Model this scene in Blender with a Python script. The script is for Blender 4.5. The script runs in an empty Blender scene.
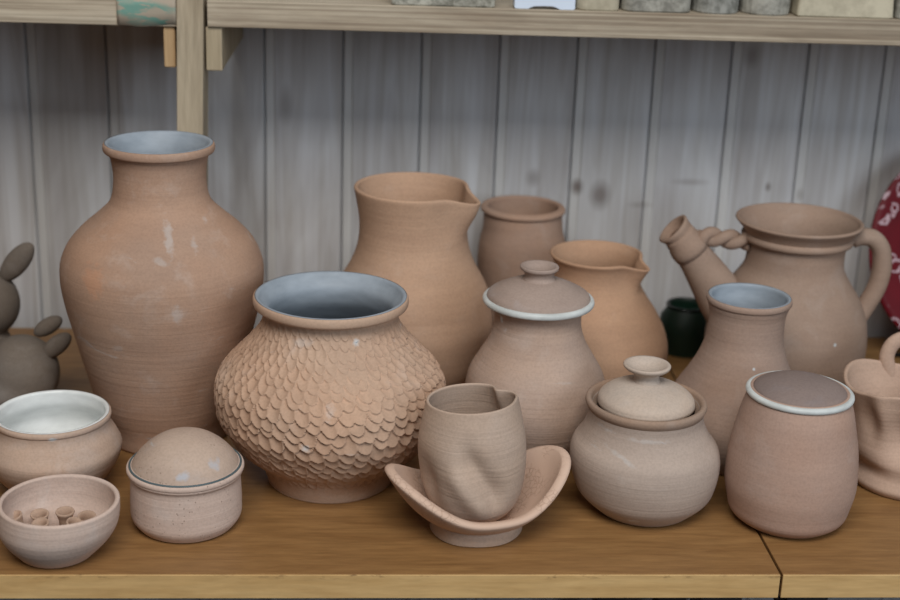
import bpy, math, random
import numpy as np
from mathutils import Vector

random.seed(4)
rng = np.random.RandomState(11)
S = bpy.context.scene
COL = S.collection
PI = math.pi

# ------------------------------------------------------------------ camera
W, H = 900, 600
FPX = 1450.0
PITCH = math.radians(18.9)
YAW = math.radians(2.8)
ROLL = math.radians(2.0)
C = np.array([0.0, 0.0, 0.65])
F = np.array([math.sin(YAW) * math.cos(PITCH), math.cos(YAW) * math.cos(PITCH), -math.sin(PITCH)])
R0 = np.cross(F, [0, 0, 1.0]); R0 /= np.linalg.norm(R0)
U0 = np.cross(R0, F)
R = math.cos(ROLL) * R0 + math.sin(ROLL) * U0
U = -math.sin(ROLL) * R0 + math.cos(ROLL) * U0
cam_data = bpy.data.cameras.new('camera')
cam = bpy.data.objects.new('camera', cam_data)
COL.objects.link(cam)
from mathutils import Matrix
cam.matrix_world = Matrix(((R[0], U[0], -F[0], C[0]), (R[1], U[1], -F[1], C[1]), (R[2], U[2], -F[2], C[2]), (0, 0, 0, 1)))
cam_data.sensor_width = 36
cam_data.lens = 36 * FPX / W
cam_data.clip_start = 0.05
cam_data.dof.use_dof = True
cam_data.dof.focus_distance = 1.365
cam_data.dof.aperture_fstop = 4.0
S.camera = cam


def ray(u, v):
    return F + (u - W / 2) / FPX * R - (v - H / 2) / FPX * U


def on_z(u, v, z=0.0):
    d = ray(u, v); return C + d * ((z - C[2]) / d[2])


def on_y(u, v, y):
    d = ray(u, v); return C + d * ((y - C[1]) / d[1])


def on_face(u, v, P0):
    """point on the vertical plane through P0 facing the camera"""
    n = np.array([F[0], F[1], 0.0]); d = ray(u, v)
    return C + d * (np.dot(np.array(P0) - C, n) / np.dot(d, n))


def proj(P):
    d = np.array(P) - C; w = d @ F
    return W / 2 + FPX * (d @ R) / w, H / 2 - FPX * (d @ U) / w, w


def z_at_row(P0, v):
    d = np.array([P0[0], P0[1], 0.0]) - C
    k = v - H / 2
    return -(k * (d @ F) + FPX * (d @ U)) / (k * F[2] + FPX * U[2])


# ------------------------------------------------------------------ objects
def mesh_obj(name, verts, faces, mat, parent=None, smooth=True):
    me = bpy.data.meshes.new(name)
    me.from_pydata([tuple(map(float, v)) for v in verts], [], [tuple(map(int, f)) for f in faces])
    me.update()
    if smooth:
        me.polygons.foreach_set('use_smooth', [True] * len(me.polygons))
    if mat: me.materials.append(mat)
    o = bpy.data.objects.new(name, me)
    COL.objects.link(o)
    if parent: o.parent = parent
    return o


def thing(name, label, cat, loc, group=None):
    o = bpy.data.objects.new(name, None)
    o.empty_display_size = 0.02
    COL.objects.link(o)
    o.location = tuple(map(float, loc))
    o['label'] = label; o['category'] = cat
    if group: o['group'] = group
    return o


def tag(o, label, cat, group=None):
    o['label'] = label; o['category'] = cat
    if group: o['group'] = group
    return o


def struct(o):
    o['kind'] = 'structure'; return o


def box_geo(x0, x1, y0, y1, z0, z1):
    v = [(x, y, z) for z in (z0, z1) for y in (y0, y1) for x in (x0, x1)]
    f = [(0, 2, 3, 1), (4, 5, 7, 6), (0, 1, 5, 4), (2, 6, 7, 3), (0, 4, 6, 2), (1, 3, 7, 5)]
    return v, f


def bevel(o, w=0.001, seg=2):
    m = o.modifiers.new('bevel', 'BEVEL'); m.width = w; m.segments = seg; m.limit_method = 'ANGLE'
    m.angle_limit = math.radians(35)
    return o


def box(name, x0, x1, y0, y1, z0, z1, mat, parent=None, bev=0.0008, seg=2):
    v, f = box_geo(x0, x1, y0, y1, z0, z1)
    o = mesh_obj(name, v, f, mat, parent, smooth=False)
    if bev: bevel(o, bev, seg)
    return o


def catmull(pts, n):
    """dense curve through pts (k x 2), centripetal-ish by chord length"""
    p = np.array(pts, float)
    t = np.concatenate([[0], np.cumsum(np.maximum(np.linalg.norm(np.diff(p, axis=0), axis=1), 1e-9) ** 0.7)])
    m = np.zeros_like(p)
    for i in range(len(p)):
        a = max(i - 1, 0); b = min(i + 1, len(p) - 1)
        m[i] = (p[b] - p[a]) / (t[b] - t[a])
        if 0 < i < len(p) - 1:
            d0 = (p[i] - p[i - 1]) / (t[i] - t[i - 1]); d1 = (p[i + 1] - p[i]) / (t[i + 1] - t[i])
            h0 = t[i] - t[i - 1]; h1 = t[i + 1] - t[i]
            m[i] = (d0 * h1 + d1 * h0) / (h0 + h1)
    out = []
    for s in np.linspace(0, t[-1], n):
        i = min(np.searchsorted(t, s, side='right') - 1, len(p) - 2)
        h = t[i + 1] - t[i]; q = (s - t[i]) / h
        out.append((2 * q**3 - 3 * q**2 + 1) * p[i] + (q**3 - 2 * q**2 + q) * h * m[i] + (-2 * q**3 + 3 * q**2) * p[i + 1] + (q**3 - q**2) * h * m[i + 1])
    return np.array(out)


def lathe_geo(prof, n=96, deform=None, closed=False):
    """prof: list of (r, z). r==0 at ends makes poles. deform(az, r, z) -> (r, z) arrays"""
    prof = np.array(prof, float)
    az = np.linspace(0, 2 * PI, n, endpoint=False)
    V, Fc = [], []
    rows = []
    for j, (r, z) in enumerate(prof):
        if r < 1e-7 and not closed:
            if deform:
                res = deform(az, np.full(n, 1e-6), np.full(n, z)); z = float(np.mean(res[1]))
                if len(res) > 2:
                    rows.append([len(V)]); V.append((float(np.mean(res[2])), float(np.mean(res[3])), z)); continue
            rows.append([len(V)]); V.append((0, 0, z)); continue
        rr = np.full(n, r); zz = np.full(n, z)
        xo = yo = 0
        if deform:
            res = deform(az, rr, zz)
            rr, zz = res[0], res[1]
            if len(res) > 2: xo, yo = res[2], res[3]
        rows.append(list(range(len(V), len(V) + n)))
        xs = rr * np.cos(az) + xo; ys = rr * np.sin(az) + yo
        V.extend(zip(xs, ys, zz))
    m = len(rows)
    for j in range(m if closed else m - 1):
        a, b = rows[j], rows[(j + 1) % m]
        if len(a) == 1 and len(b) == 1: continue
        for i in range(n):
            k = (i + 1) % n
            if len(a) == 1: Fc.append((a[0], b[k], b[i]))
            elif len(b) == 1: Fc.append((a[i], a[k], b[0]))
            else: Fc.append((a[i], a[k], b[k], b[i]))
    return V, Fc


def tube_geo(path, rad, n=16, up=(0, 0, 1), flat=1.0):
    """swept tube; rad per point; flat scales the side direction"""
    P = np.array(path, float); m = len(P)
    T = np.gradient(P, axis=0)
    T /= np.maximum(np.linalg.norm(T, axis=1)[:, None], 1e-9)
    V, Fc = [], []
    a = np.array(up, float)
    s = np.cross(T[0], a); s /= np.linalg.norm(s)
    for j in range(m):
        s = s - T[j] * (s @ T[j]); s /= np.linalg.norm(s)
        b = np.cross(T[j], s)
        for i in range(n):
            th = 2 * PI * i / n
            V.append(P[j] + rad[j] * (math.cos(th) * s * flat + math.sin(th) * b))
    for j in range(m - 1):
        for i in range(n):
            k = (i + 1) % n
            Fc.append((j * n + i, j * n + k, (j + 1) * n + k, (j + 1) * n + i))
    Fc.append(tuple(range(n - 1, -1, -1))); Fc.append(tuple((m - 1) * n + i for i in range(n)))
    return V, Fc


def join_geo(*gs):
    V, Fc = [], []
    for v, f in gs:
        k = len(V); V.extend(v); Fc.extend([tuple(i + k for i in q) for q in f])
    return V, Fc


# ------------------------------------------------------------------ materials
class NT:
    def __init__(s, name):
        s.m = bpy.data.materials.new(name); s.m.use_nodes = True
        s.n = s.m.node_tree.nodes; s.l = s.m.node_tree.links
        s.b = s.n['Principled BSDF']
        s.tc = s.n.new('ShaderNodeTexCoord')

    def link(s, a, b): s.l.new(a, b)

    def mapping(s, scale=(1, 1, 1), loc=(0, 0, 0), src=None):
        m = s.n.new('ShaderNodeMapping')
        m.inputs['Scale'].default_value = scale; m.inputs['Location'].default_value = loc
        s.link(src or s.tc.outputs['Object'], m.inputs['Vector']); return m.outputs[0]

    def noise(s, vec, scale=5, detail=3, rough=0.5, dist=0.0):
        t = s.n.new('ShaderNodeTexNoise')
        t.inputs['Scale'].default_value = scale; t.inputs['Detail'].default_value = detail
        t.inputs['Roughness'].default_value = rough; t.inputs['Distortion'].default_value = dist
        s.link(vec, t.inputs['Vector']); return t.outputs['Fac']

    def ramp(s, fac, stops):
        r = s.n.new('ShaderNodeValToRGB'); e = r.color_ramp.elements
        while len(e) > 1: e.remove(e[-1])
        for i, (p, c) in enumerate(stops):
            if i == 0: e[0].position = p; x = e[0]
            else: x = e.new(p)
            x.color = (*c, 1) if len(c) == 3 else c
        s.link(fac, r.inputs['Fac']); return r.outputs['Color']

    def mix(s, fac, a, b, mode='MIX'):
        x = s.n.new('ShaderNodeMix'); x.data_type = 'RGBA'; x.blend_type = mode
        ins = [i for i in x.inputs if i.enabled or True]
        def put(sock, v):
            if isinstance(v, (int, float)): sock.default_value = v
            elif isinstance(v, (tuple, list)): sock.default_value = (*v[:3], 1)
            else: s.link(v, sock)
        put(x.inputs[0], fac); put(x.inputs[6], a); put(x.inputs[7], b)
        return x.outputs[2]

    def math(s, op, a, b=0.0, c=None):
        x = s.n.new('ShaderNodeMath'); x.operation = op
        for i, v in enumerate((a, b, c)):
            if v is None: continue
            if isinstance(v, (int, float)): x.inputs[i].default_value = v
            else: s.link(v, x.inputs[i])
        return x.outputs[0]

    def bump(s, h, strength=0.5, dist=0.001, prev=None):
        b = s.n.new('ShaderNodeBump'); b.inputs['Strength'].default_value = strength
        b.inputs['Distance'].default_value = dist
        s.link(h, b.inputs['Height'])
        if prev: s.link(prev, b.inputs['Normal'])
        return b.outputs[0]

    def done(s, color, rough=0.7, normal=None, spec=0.3):
        if isinstance(color, (tuple, list)): s.b.inputs['Base Color'].default_value = (*color[:3], 1)
        else: s.link(color, s.b.inputs['Base Color'])
        if isinstance(rough, (int, float)): s.b.inputs['Roughness'].default_value = rough
        else: s.link(rough, s.b.inputs['Roughness'])
        s.b.inputs['Specular IOR Level'].default_value = spec
        if normal: s.link(normal, s.b.inputs['Normal'])
        return s.m


def lin(r, g, b):
    f = lambda c: (c / 255 / 12.92) if c / 255 <= 0.04045 else ((c / 255 + 0.055) / 1.055) ** 2.4
    return (f(r), f(g), f(b))


def sc(c, k): return tuple(x * k for x in c)


_ci = [0]
def clay(name, rgb, alt=None, rings=0.5, ring_scale=260, dust=0.25, specks=0.0, dust_rgb=(214, 208, 204), smear=0.0):
    """unglazed fired or leather-dry clay with throwing rings"""
    _ci[0] += 1; k = _ci[0] * 3.7
    t = NT(name)
    def ds(q, f=.2):
        g_ = .3 * q[0] + .55 * q[1] + .15 * q[2]; return tuple(x + (g_ - x) * f for x in q)
    rgb = ds(rgb); alt = ds(alt) if alt else None
    c = lin(*rgb)
    alt = lin(*alt) if alt else (c[0] * 1.12, c[1] * 1.02, c[2] * 0.92)
    big = t.noise(t.mapping((1, 1, 1), (k, k * 2, 0)), 11, 3, 0.55)
    band = t.noise(t.mapping((0.25, 0.25, 1), (k, 0, k)), 46, 3, 0.6)
    fine = t.noise(t.mapping((1, 1, 1), (0, k, k)), 420, 2)
    col = t.mix(t.ramp(big, [(0.35, (0, 0, 0)), (0.68, (1, 1, 1))]), c, alt)
    col = t.mix(t.ramp(band, [(0.3, (0.86, 0.85, 0.85)), (0.7, (1.08, 1.08, 1.08))]), (0, 0, 0), col) if False else \
        t.mix(1.0, col, t.ramp(band, [(0.3, (0.86, 0.85, 0.85)), (0.72, (1.0, 1.0, 1.0))]), 'MULTIPLY')
    col = t.mix(1.0, col, t.ramp(fine, [(0.3, (0.9, 0.9, 0.9)), (0.6, (1, 1, 1))]), 'MULTIPLY')
    if dust:
        d = t.noise(t.mapping((1, 1, 1), (k * 3, 0, k)), 26, 5, 0.62, 0.4)
        col = t.mix(t.math('MULTIPLY', t.ramp(d, [(0.56, (0, 0, 0)), (0.74, (1, 1, 1))]), dust), col, lin(*dust_rgb))
    if smear:
        d = t.noise(t.mapping((1, 1, 3.2), (k * 5, k, 0)), 13, 5, 0.7, 1.2)
        col = t.mix(t.math('MULTIPLY', t.ramp(d, [(0.64, (0, 0, 0)), (0.70, (1, 1, 1))]), smear), col, lin(196, 206, 212))
    if specks:
        v = t.n.new('ShaderNodeTexVoronoi'); v.inputs['Scale'].default_value = 260
        t.link(t.mapping(), v.inputs['Vector'])
        msk = t.ramp(t.noise(t.mapping((1, 1, 1), (k, 5, 1)), 22, 2), [(0.5, (0, 0, 0)), (0.62, (1, 1, 1))])
        sp = t.ramp(v.outputs['Distance'], [(0.13, (1, 1, 1)), (0.2, (0, 0, 0))])
        col = t.mix(t.math('MULTIPLY', t.mix(1.0, sp, msk, 'MULTIPLY'), specks), col, lin(92, 66, 52))
    # throwing rings: noise that depends on height, plus a little wobble
    rg = t.noise(t.mapping((0.02, 0.02, 1), (0, 0, k)), ring_scale, 3, 0.6)
    n1 = t.bump(rg, rings, 0.0012)
    n2 = t.bump(fine, 0.18, 0.0006, n1)
    return t.done(col, 0.82, n2, 0.18)


def glaze(name, rgb, rough=0.35, rgb2=None):
    t = NT(name); _ci[0] += 1; k = _ci[0]
    a = lin(*rgb); b = lin(*(rgb2 or [x - 16 for x in rgb]))
    n = t.noise(t.mapping((1, 1, 2.5), (k, k, k)), 30, 4, 0.6)
    col = t.mix(t.ramp(n, [(0.35, (0, 0, 0)), (0.65, (1, 1, 1))]), b, a)
    return t.done(col, rough, t.bump(n, 0.12, 0.001), 0.35)


def wood(name, light, dark, scale=1.0, axis='X', rough=0.5, ply=False, spec=0.3, fine=1.0, GS=34, wear=0):
    t = NT(name); _ci[0] += 1; k = _ci[0] * 1.3
    st = {'X': (0.12, 1, 1), 'Z': (1, 1, 0.07), 'Y': (1, 0.12, 1)}[axis]
    st = tuple(x * scale for x in st)
    n1 = t.noise(t.mapping(st, (k, k, k)), GS, 5, 0.62, 0.6)
    n2 = t.noise(t.mapping(tuple(x * 4 for x in st), (0, k, 0)), 60, 3, 0.6)
    col = t.mix(t.ramp(n1, [(0.32, (0, 0, 0)), (0.7, (1, 1, 1))]), lin(*dark), lin(*light))
    col = t.mix(1.0, col, t.ramp(n2, [(0.3, (1 - .14 * fine,) * 3), (0.65, (1, 1, 1))]), 'MULTIPLY')
    if ply:
        pl = t.noise(t.mapping((0.004, 0.004, 1), (0, 0, k)), 260, 3, 0.7)
        col = t.mix(1.0, col, t.ramp(pl, [(0.38, (0.6, 0.56, 0.52)), (0.62, (1.06, 1.05, 1.02))]), 'MULTIPLY')
    if wear:      # worn dark flecks along the upper edge
        sep = t.n.new('ShaderNodeSeparateXYZ'); t.link(t.tc.outputs['Object'], sep.inputs[0])
        near = t.ramp(t.math('ADD', t.math('MULTIPLY', sep.outputs[2], 60.0), 1.0), [(.70, (0, 0, 0)), (.86, (1, 1, 1))])
        fl_ = t.ramp(t.noise(t.mapping((.5, 1, 2)), 90, 5, .75), [(.53, (0, 0, 0)), (.62, (1, 1, 1))])
        big_ = t.ramp(t.noise(t.mapping((1, 0, 0)), 6, 2), [(.44, (0, 0, 0)), (.56, (1, 1, 1))])
        col = t.mix(t.math('MULTIPLY', t.mix(1.0, t.mix(1.0, near, fl_, 'MULTIPLY'), big_, 'MULTIPLY'), .7), col, lin(96, 66, 44))
    return t.done(col, rough, t.bump(n2, 0.15, 0.0005), spec)


def plain(name, rgb, rough=0.6, spec=0.3, var=0.12, scale=20):
    t = NT(name); _ci[0] += 1
    n = t.noise(t.mapping((1, 1, 1), (_ci[0], 0, 0)), scale, 4, 0.6)
    c = lin(*rgb)
    return t.done(t.mix(n, sc(c, 1 - var), sc(c, 1 + var)), rough, None, spec)


# ------------------------------------------------------------------ vessels
def outline(P0, base, sil, rim, npts=60):
    """base/rim: (row of the circle centre, half width). sil: silhouette (row, half width), from base up.
    Returns dense (r, z) list of the outer wall."""
    pts = [(base[0], base[1])]
    if sil:
        raw = [(base[0], base[1])] + list(sil) + [(rim[0], rim[1])]
        dn = catmull(raw, 240)
        for (y, x) in sil:
            if y > base[0] - 5: continue
            i = int(np.argmin((dn[:, 0] - y) ** 2 + (dn[:, 1] - x) ** 2)); i = min(max(i, 2), len(dn) - 3)
            dy = dn[i + 2, 0] - dn[i - 2, 0]; dx = dn[i + 2, 1] - dn[i - 2, 1]
            p = dx / dy if abs(dy) > 1e-6 else 0.0
            p = max(-1.1, min(1.3, p))
            zz = z_at_row(P0, y); d = np.array([P0[0], P0[1], zz]) - C; k = -d[2] / np.linalg.norm(d)
            pts.append((y + k * k * x * p, x * math.sqrt(1 + k * k * p * p)))
    pts.append((rim[0], rim[1]))
    out = []
    last = None
    for (v, hw) in pts:
        z = z_at_row(P0, v) - P0[2]
        Q = np.array([P0[0], P0[1], P0[2] + z]); dist = (Q - C) @ F
        r = hw * dist / FPX
        if last is not None and z <= last + 0.0008: z = last + 0.0008
        last = z
        out.append((r, z))
    return catmull(out, npts)


def px_r(P0, v, hw):
    z = z_at_row(P0, v) - P0[2]
    dist = (np.array([P0[0], P0[1], P0[2] + z]) - C) @ F
    return hw * dist / FPX, z


def shear_for(P0, v_rim, u_rim):
    """how far the vessel leans sideways per unit of height so that its rim centre is seen at u_rim"""
    z = z_at_row(P0, v_rim)
    u, _, w = proj([P0[0], P0[1], z])
    return (u_rim - u) * w / FPX / max(z - P0[2], 1e-6)


def leaner(s, extra=None):
    def d(az, r, z):
        if extra: r, z = extra(az, r, z)
        return r, z, s * z * R0[0], s * z * R0[1]
    return d


def wall_profile(outer, t, floor_t=0.008, lip=None):
    """closed solid: underside centre, outer wall up, rounded lip, inner wall down to floor centre"""
    rb = outer[0][0]
    e = min(0.002, rb * .1)
    pts = [(0, 0.0006), (rb * 0.7, 0.0006), (rb - e, 0.0)] + [(rb - e * .3, e * .3)]
    o = [tuple(p) for p in outer if p[1] > e * .6]
    pts += o
    rt, zt = o[-1]
    h = t / 2
    for a in np.linspace(0, PI, 8)[1:-1]:
        pts.append((rt - h + h * math.cos(a), zt + h * .9 * math.sin(a)))
    inner = [(r - t, z) for r, z in o[::-1] if z > floor_t + 0.012]
    pts += inner
    ri = inner[-1][0]; zi = inner[-1][1]
    # round floor
    for a in np.linspace(0, PI / 2, 6)[1:]:
        pts.append((max(ri * (1 - .28 * (1 - math.cos(a))), 0.001) if True else 0, zi - (zi - floor_t) * math.sin(a)))
    pts.append((0, floor_t))
    return pts


def lining_profile(outer, t, floor_t=0.008, g=0.0006, top=0.0):
    """thin skin of glaze lying on the inner wall"""
    o = [tuple(p) for p in outer]
    inner = [(r - t, z) for r, z in o[::-1] if z > floor_t + 0.012]
    h_ = t / 2; rt_, zt_ = o[-1]
    inner = [(rt_ - h_ * .25, zt_ + h_ * .98), (rt_ - h_ * .9, zt_ + h_ * 1.04), (rt_ - h_ * 1.6, zt_ + h_ * .85)] + inner
    ri, zi = inner[-1]
    low = [(ri * (1 - .28 * (1 - math.cos(a))), zi - (zi - floor_t) * math.sin(a)) for a in np.linspace(0, PI / 2, 6)[1:]]
    a = inner + low + [(0, floor_t)]
    b = [(max(r - g, 0), z + (g if z < floor_t + .012 else 0)) for r, z in a][::-1]
    # closed thin shell: outer skin then inner skin
    return [(0, floor_t + 1e-5)] + [(r, z) for r, z in a[::-1][1:]] + [(r, z) for r, z in b[::-1]][:-1] + [(0, floor_t + g)]


def ring_profile(r, z, w, h, n=14, p=2.2):
    """closed section (superellipse) centred at r, z"""
    out = []
    for i in range(n):
        a = 2 * PI * i / n
        c, s_ = math.cos(a), math.sin(a)
        out.append((r + w * math.copysign(abs(c) ** (2 / p), c), z + h * math.copysign(abs(s_) ** (2 / p), s_)))
    return out


def vessel(name, label, cat, base, rim, sil, mat, wall=0.005, z0=0.0, u_base=None, extra=None, n=96,
           roll=None, roll_mat=None, lining=None, npts=60, group=None, body_fn=None, floor_t=0.008):
    """base=(u, v, hw), rim=(u, v, hw)"""
    P0 = on_z(base[0], base[1], z0)
    t = thing(name, label, cat, P0, group)
    outer = outline(P0, (base[1], base[2]), sil, (rim[1], rim[2] if not roll else rim[2] - roll[0] * (.3 if lining else .55)), npts)
    s = shear_for(P0, rim[1], rim[0])
    dfm = leaner(s, extra)
    if body_fn:
        v, f = body_fn(outer, dfm)
    else:
        v, f = lathe_geo(wall_profile(outer, wall, floor_t), n, dfm)
    mesh_obj('body', v, f, mat, t)
    if lining:
        v, f = lathe_geo(lining_profile(outer, wall - .0002, floor_t), n, dfm)
        mesh_obj('glaze_lining', v, f, lining, t)
    if roll:
        # roll = (width px, height px, centre drop px)
        rr, zz = px_r(P0, rim[1], rim[2])
        k = rr / rim[2]
        w = roll[0] * k / 2; h = roll[1] * k / 2
        v, f = lathe_geo(ring_profile(rr - w, zz - h * .55, w, h), n, leaner(s, extra), closed=True)
        mesh_obj('rim', v, f, roll_mat or mat, t)
    t_info = dict(t=t, P0=P0, s=s, outer=outer, k=px_r(P0, rim[1], 1.0)[0])
    return t_info


def lid_on(info, rows, mat, knob_rows=None, parent=None, n=80, edge_th=0.004):
    """rows: list of (v, hw) from edge to top"""
    P0 = info['P0']; t = info['t']
    prof = [px_r(P0, v, hw) for v, hw in rows]
    dn = catmull(prof, 34)
    r0, z0 = dn[0]
    pts = [(0, z0 - edge_th), (r0 * .96, z0 - edge_th), (r0 * 1.0, z0 - edge_th * .6)] + [tuple(p) for p in dn]
    if pts[-1][0] > 1e-4 and not knob_rows: pts.append((0, pts[-1][1] + 0.0003))
    if knob_rows: pts.append((0, pts[-1][1]))
    v, f = lathe_geo(pts, n, leaner(info['s']))
    lid = mesh_obj('lid', v, f, mat, t)
    if knob_rows:
        kp = catmull([px_r(P0, v_, h_) for v_, h_ in knob_rows], 26)
        zt = kp[-1][1]; rt = kp[-1][0]
        pts = [(0, kp[0][1] - 0.003), (kp[0][0], kp[0][1] - 0.003)] + [tuple(p) for p in kp]
        h = rt * .10
        pts += [(rt - h * .4, zt + h * .5), (rt * .84, zt + h * .4), (rt * .7, zt - rt * .12), (rt * .35, zt - rt * .26), (0, zt - rt * .3)]
        v, f = lathe_geo(pts, 48, leaner(info['s']))
        mesh_obj('knob', v, f, mat, lid)
    return lid


# ------------------------------------------------------------------ the setting
WALL_Y = on_z(875, 333)[1]
print('WALL_Y', WALL_Y)
SH_Y = WALL_Y * 0.868           # front of the upper shelf
pA = on_z(60, 574); pB = on_z(780, 574)


def wall_mat():
    t = NT('whitewashed_pine')
    sep = t.n.new('ShaderNodeSeparateXYZ'); t.link(t.tc.outputs['Object'], sep.inputs[0])
    x = sep.outputs[0]
    bid = t.math('FLOOR', t.math('DIVIDE', t.math('SUBTRACT', x, G0), PITCHB))
    wn = t.n.new('ShaderNodeTexWhiteNoise'); wn.noise_dimensions = '1D'; t.link(bid, wn.inputs['W'])
    comb = t.n.new('ShaderNodeCombineXYZ')
    t.link(t.math('ADD', x, t.math('MULTIPLY', bid, 3.3)), comb.inputs[0]); t.link(sep.outputs[2], comb.inputs[2])
    grain = t.noise(t.mapping((1, 1, 0.05), (0, 0, 0), comb.outputs[0]), 48, 4, 0.6, 0.9)
    soft = t.noise(t.mapping((1, 1, 0.22), (7, 0, 3), comb.outputs[0]), 12, 3, 0.6, 1.5)
    col = t.mix(t.ramp(grain, [(0.3, (0, 0, 0)), (0.7, (1, 1, 1))]), lin(182, 180, 178), lin(216, 219, 223))
    col = t.mix(1.0, col, t.ramp(soft, [(0.32, (0.84, 0.82, 0.82)), (0.62, (1.03, 1.03, 1.03))]), 'MULTIPLY')
    col = t.mix(1.0, col, t.ramp(wn.outputs['Value'], [(0, (0.90, 0.89, 0.88)), (1, (1.04, 1.04, 1.04))]), 'MULTIPLY')
    fr_ = t.math('FRACT', t.math('DIVIDE', t.math('SUBTRACT', x, G0), PITCHB))
    strip = t.math('MULTIPLY', t.math('GREATER_THAN', fr_, .02), t.math('LESS_THAN', fr_, .125))
    col = t.mix(t.math('MULTIPLY', strip, .45), col, lin(216, 217, 214))
    # knots
    for (u, v, a, b, amt) in [(577, 187, .010, .014, .85), (600, 195, .017, .024, .75), (533, 178, .012, .015, .45), (768, 187, .005, .008, .7),
                              (286, 105, .012, .03, .4), (690, 182, .03, .006, .35), (752, 56, .013, .02, .5), (640, 205, .02, .006, .3), (800, 195, .006, .012, .35)]:
        P = on_y(u, v, WALL_Y)
        sub = t.n.new('ShaderNodeVectorMath'); sub.operation = 'SUBTRACT'; sub.inputs[1].default_value = (P[0], WALL_Y, P[2])
        t.link(t.tc.outputs['Object'], sub.inputs[0])
        mul = t.n.new('ShaderNodeVectorMath'); mul.operation = 'MULTIPLY'; mul.inputs[1].default_value = (1 / a, 0, 1 / b)
        t.link(sub.outputs[0], mul.inputs[0])
        ln = t.n.new('ShaderNodeVectorMath'); ln.operation = 'LENGTH'; t.link(mul.outputs[0], ln.inputs[0])
        f = t.ramp(ln.outputs['Value'], [(0.25, (1, 1, 1)), (1.0, (0, 0, 0))])
        col = t.mix(t.math('MULTIPLY', f, amt), col, lin(112, 100, 94))
    return t.done(col, 0.6, t.bump(grain, 0.12, 0.0008), 0.25)


xa = on_y(352, 100, WALL_Y)[0]; xb = on_y(737, 100, WALL_Y)[0]
PITCHB = (xb - xa) / 5.0
G0 = xa - 20 * PITCHB - .0115
# boarded back wall: one extruded profile with bevelled reveals
prof = []
for i in range(8, 36):
    g = G0 + i * PITCHB
    prof += [(g - 0.0020, 0.0), (g, 0.0065), (g + 0.0016, 0.0014), (g + 0.0115, 0.0011), (g + 0.0130, 0.0)]
vv = []; ff = []
ZT, ZB = 1.6, -0.75
for (x, y) in prof: vv += [(x, WALL_Y + y, ZB), (x, WALL_Y + y, ZT)]
m = len(prof)
for i in range(m - 1): ff.append((2 * i, 2 * i + 2, 2 * i + 3, 2 * i + 1))
b0 = len(vv)
vv += [(prof[0][0], WALL_Y + .03, ZB), (prof[0][0], WALL_Y + .03, ZT), (prof[-1][0], WALL_Y + .03, ZB), (prof[-1][0], WALL_Y + .03, ZT)]
ff += [(b0, b0 + 1, b0 + 3, b0 + 2), (0, 1, b0 + 1, b0), (2 * m - 2, b0 + 2, b0 + 3, 2 * m - 1)]
ff += [tuple([2 * i + 1 for i in range(m)] + [b0 + 3, b0 + 1]), tuple([2 * i for i in range(m - 1, -1, -1)] + [b0, b0 + 2])]
struct(mesh_obj('wall_back', vv, ff, wall_mat(), None, smooth=False))
shade_panel = box('shade_panel_left', -.655, -.625, .85, WALL_Y, -0.75, 1.6, plain('shade_panel_wood', (120, 100, 84), .7), bev=0)  # unseen panel added outside the frame to shade the left corner
struct(shade_panel)
fl = box('floor', -3.0, 3.0, -2.5, WALL_Y + .03, -0.80, -0.75, plain('floor_concrete', (92, 90, 90), .8))
struct(fl)

# ------------------------------------------------------------------ desks
top_m = wood('oak_laminate_top', (160, 121, 76), (136, 99, 60), 1.0, 'X', 0.42, spec=.35, GS=80, fine=1.3)
edge_m = wood('oak_edge_band', (222, 186, 130), (198, 160, 106), 1.2, 'X', 0.5, GS=60, wear=1)
dark_m = plain('dark_metal', (58, 58, 60), .5)
TH = 0.0
e = on_face(450, 597.5, on_z(450, 574)); TH = -e[2]
print('desk thickness', TH)
# direction of the front edge (desks stand slightly askew to the wall)
dv = (pB - pA); dv /= np.linalg.norm(dv); ang = math.atan2(dv[1], dv[0])
print('desk angle', math.degrees(ang), 'front edge y', pA[1], pB[1])
gap = on_z(782, 575)
DEPTH = (WALL_Y - 0.004 - (gap[1] + math.tan(ang) * 0.85)) * math.cos(ang)


def desk(label, x0, x1):
    t = thing('desk', label, 'desk', (gap[0], gap[1], 0))
    t.rotation_euler = (0, 0, ang)
    o = box('tabletop', x0, x1, 0.0016, DEPTH, -TH, 0, top_m, t, .0008)
    box('edge_band', x0, x1, 0, 0.0016, -TH + .0002, -0.0002, edge_m, t, .0005)
    for sx in (x0 + .04, x1 - .04):
        for sy in (.06, DEPTH - .06):
            box('leg', sx - .02, sx + .02, sy - .02, sy + .02, -0.75, -TH, dark_m, t, .002)
    box('apron', x0 + .06, x1 - .06, DEPTH - .05, DEPTH - .03, -.14, -TH, edge_m, t, .001)
    return t


desk('long oak desk board whose front edge fills the frame left of the dark seam', -.955, -0.0012)
desk('oak desk board at the right, beyond the dark seam, under the dented mug', 0.0012, 0.80)

# ------------------------------------------------------------------ shelf
ply_m = wood('plywood_edge', (200, 190, 172), (166, 152, 134), 1.0, 'X', 0.7, ply=True)
post_m = wood('weathered_post_wood', (198, 184, 160), (150, 136, 114), 1.6, 'Z', 0.7)
blk_m = wood('pine_block', (198, 168, 128), (158, 122, 84), 1.6, 'Z', 0.7)
zt = on_y(500, 8.5, SH_Y)[2]; zb = on_y(500, 35, SH_Y)[2]
xr0 = on_y(207, 15, SH_Y)[0]; xl1 = on_y(177, 12, SH_Y)[0]
px0 = on_y(178, 60, SH_Y - .004)[0]; px1 = on_y(204.5, 60, SH_Y - .004)[0]


def shelf(label, x0, x1, z0, z1):
    o = box('shelf_board', x0, x1, SH_Y, WALL_Y - .0005, z0, z1, ply_m, None, .0012)
    return tag(o, label, 'shelf')


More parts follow.
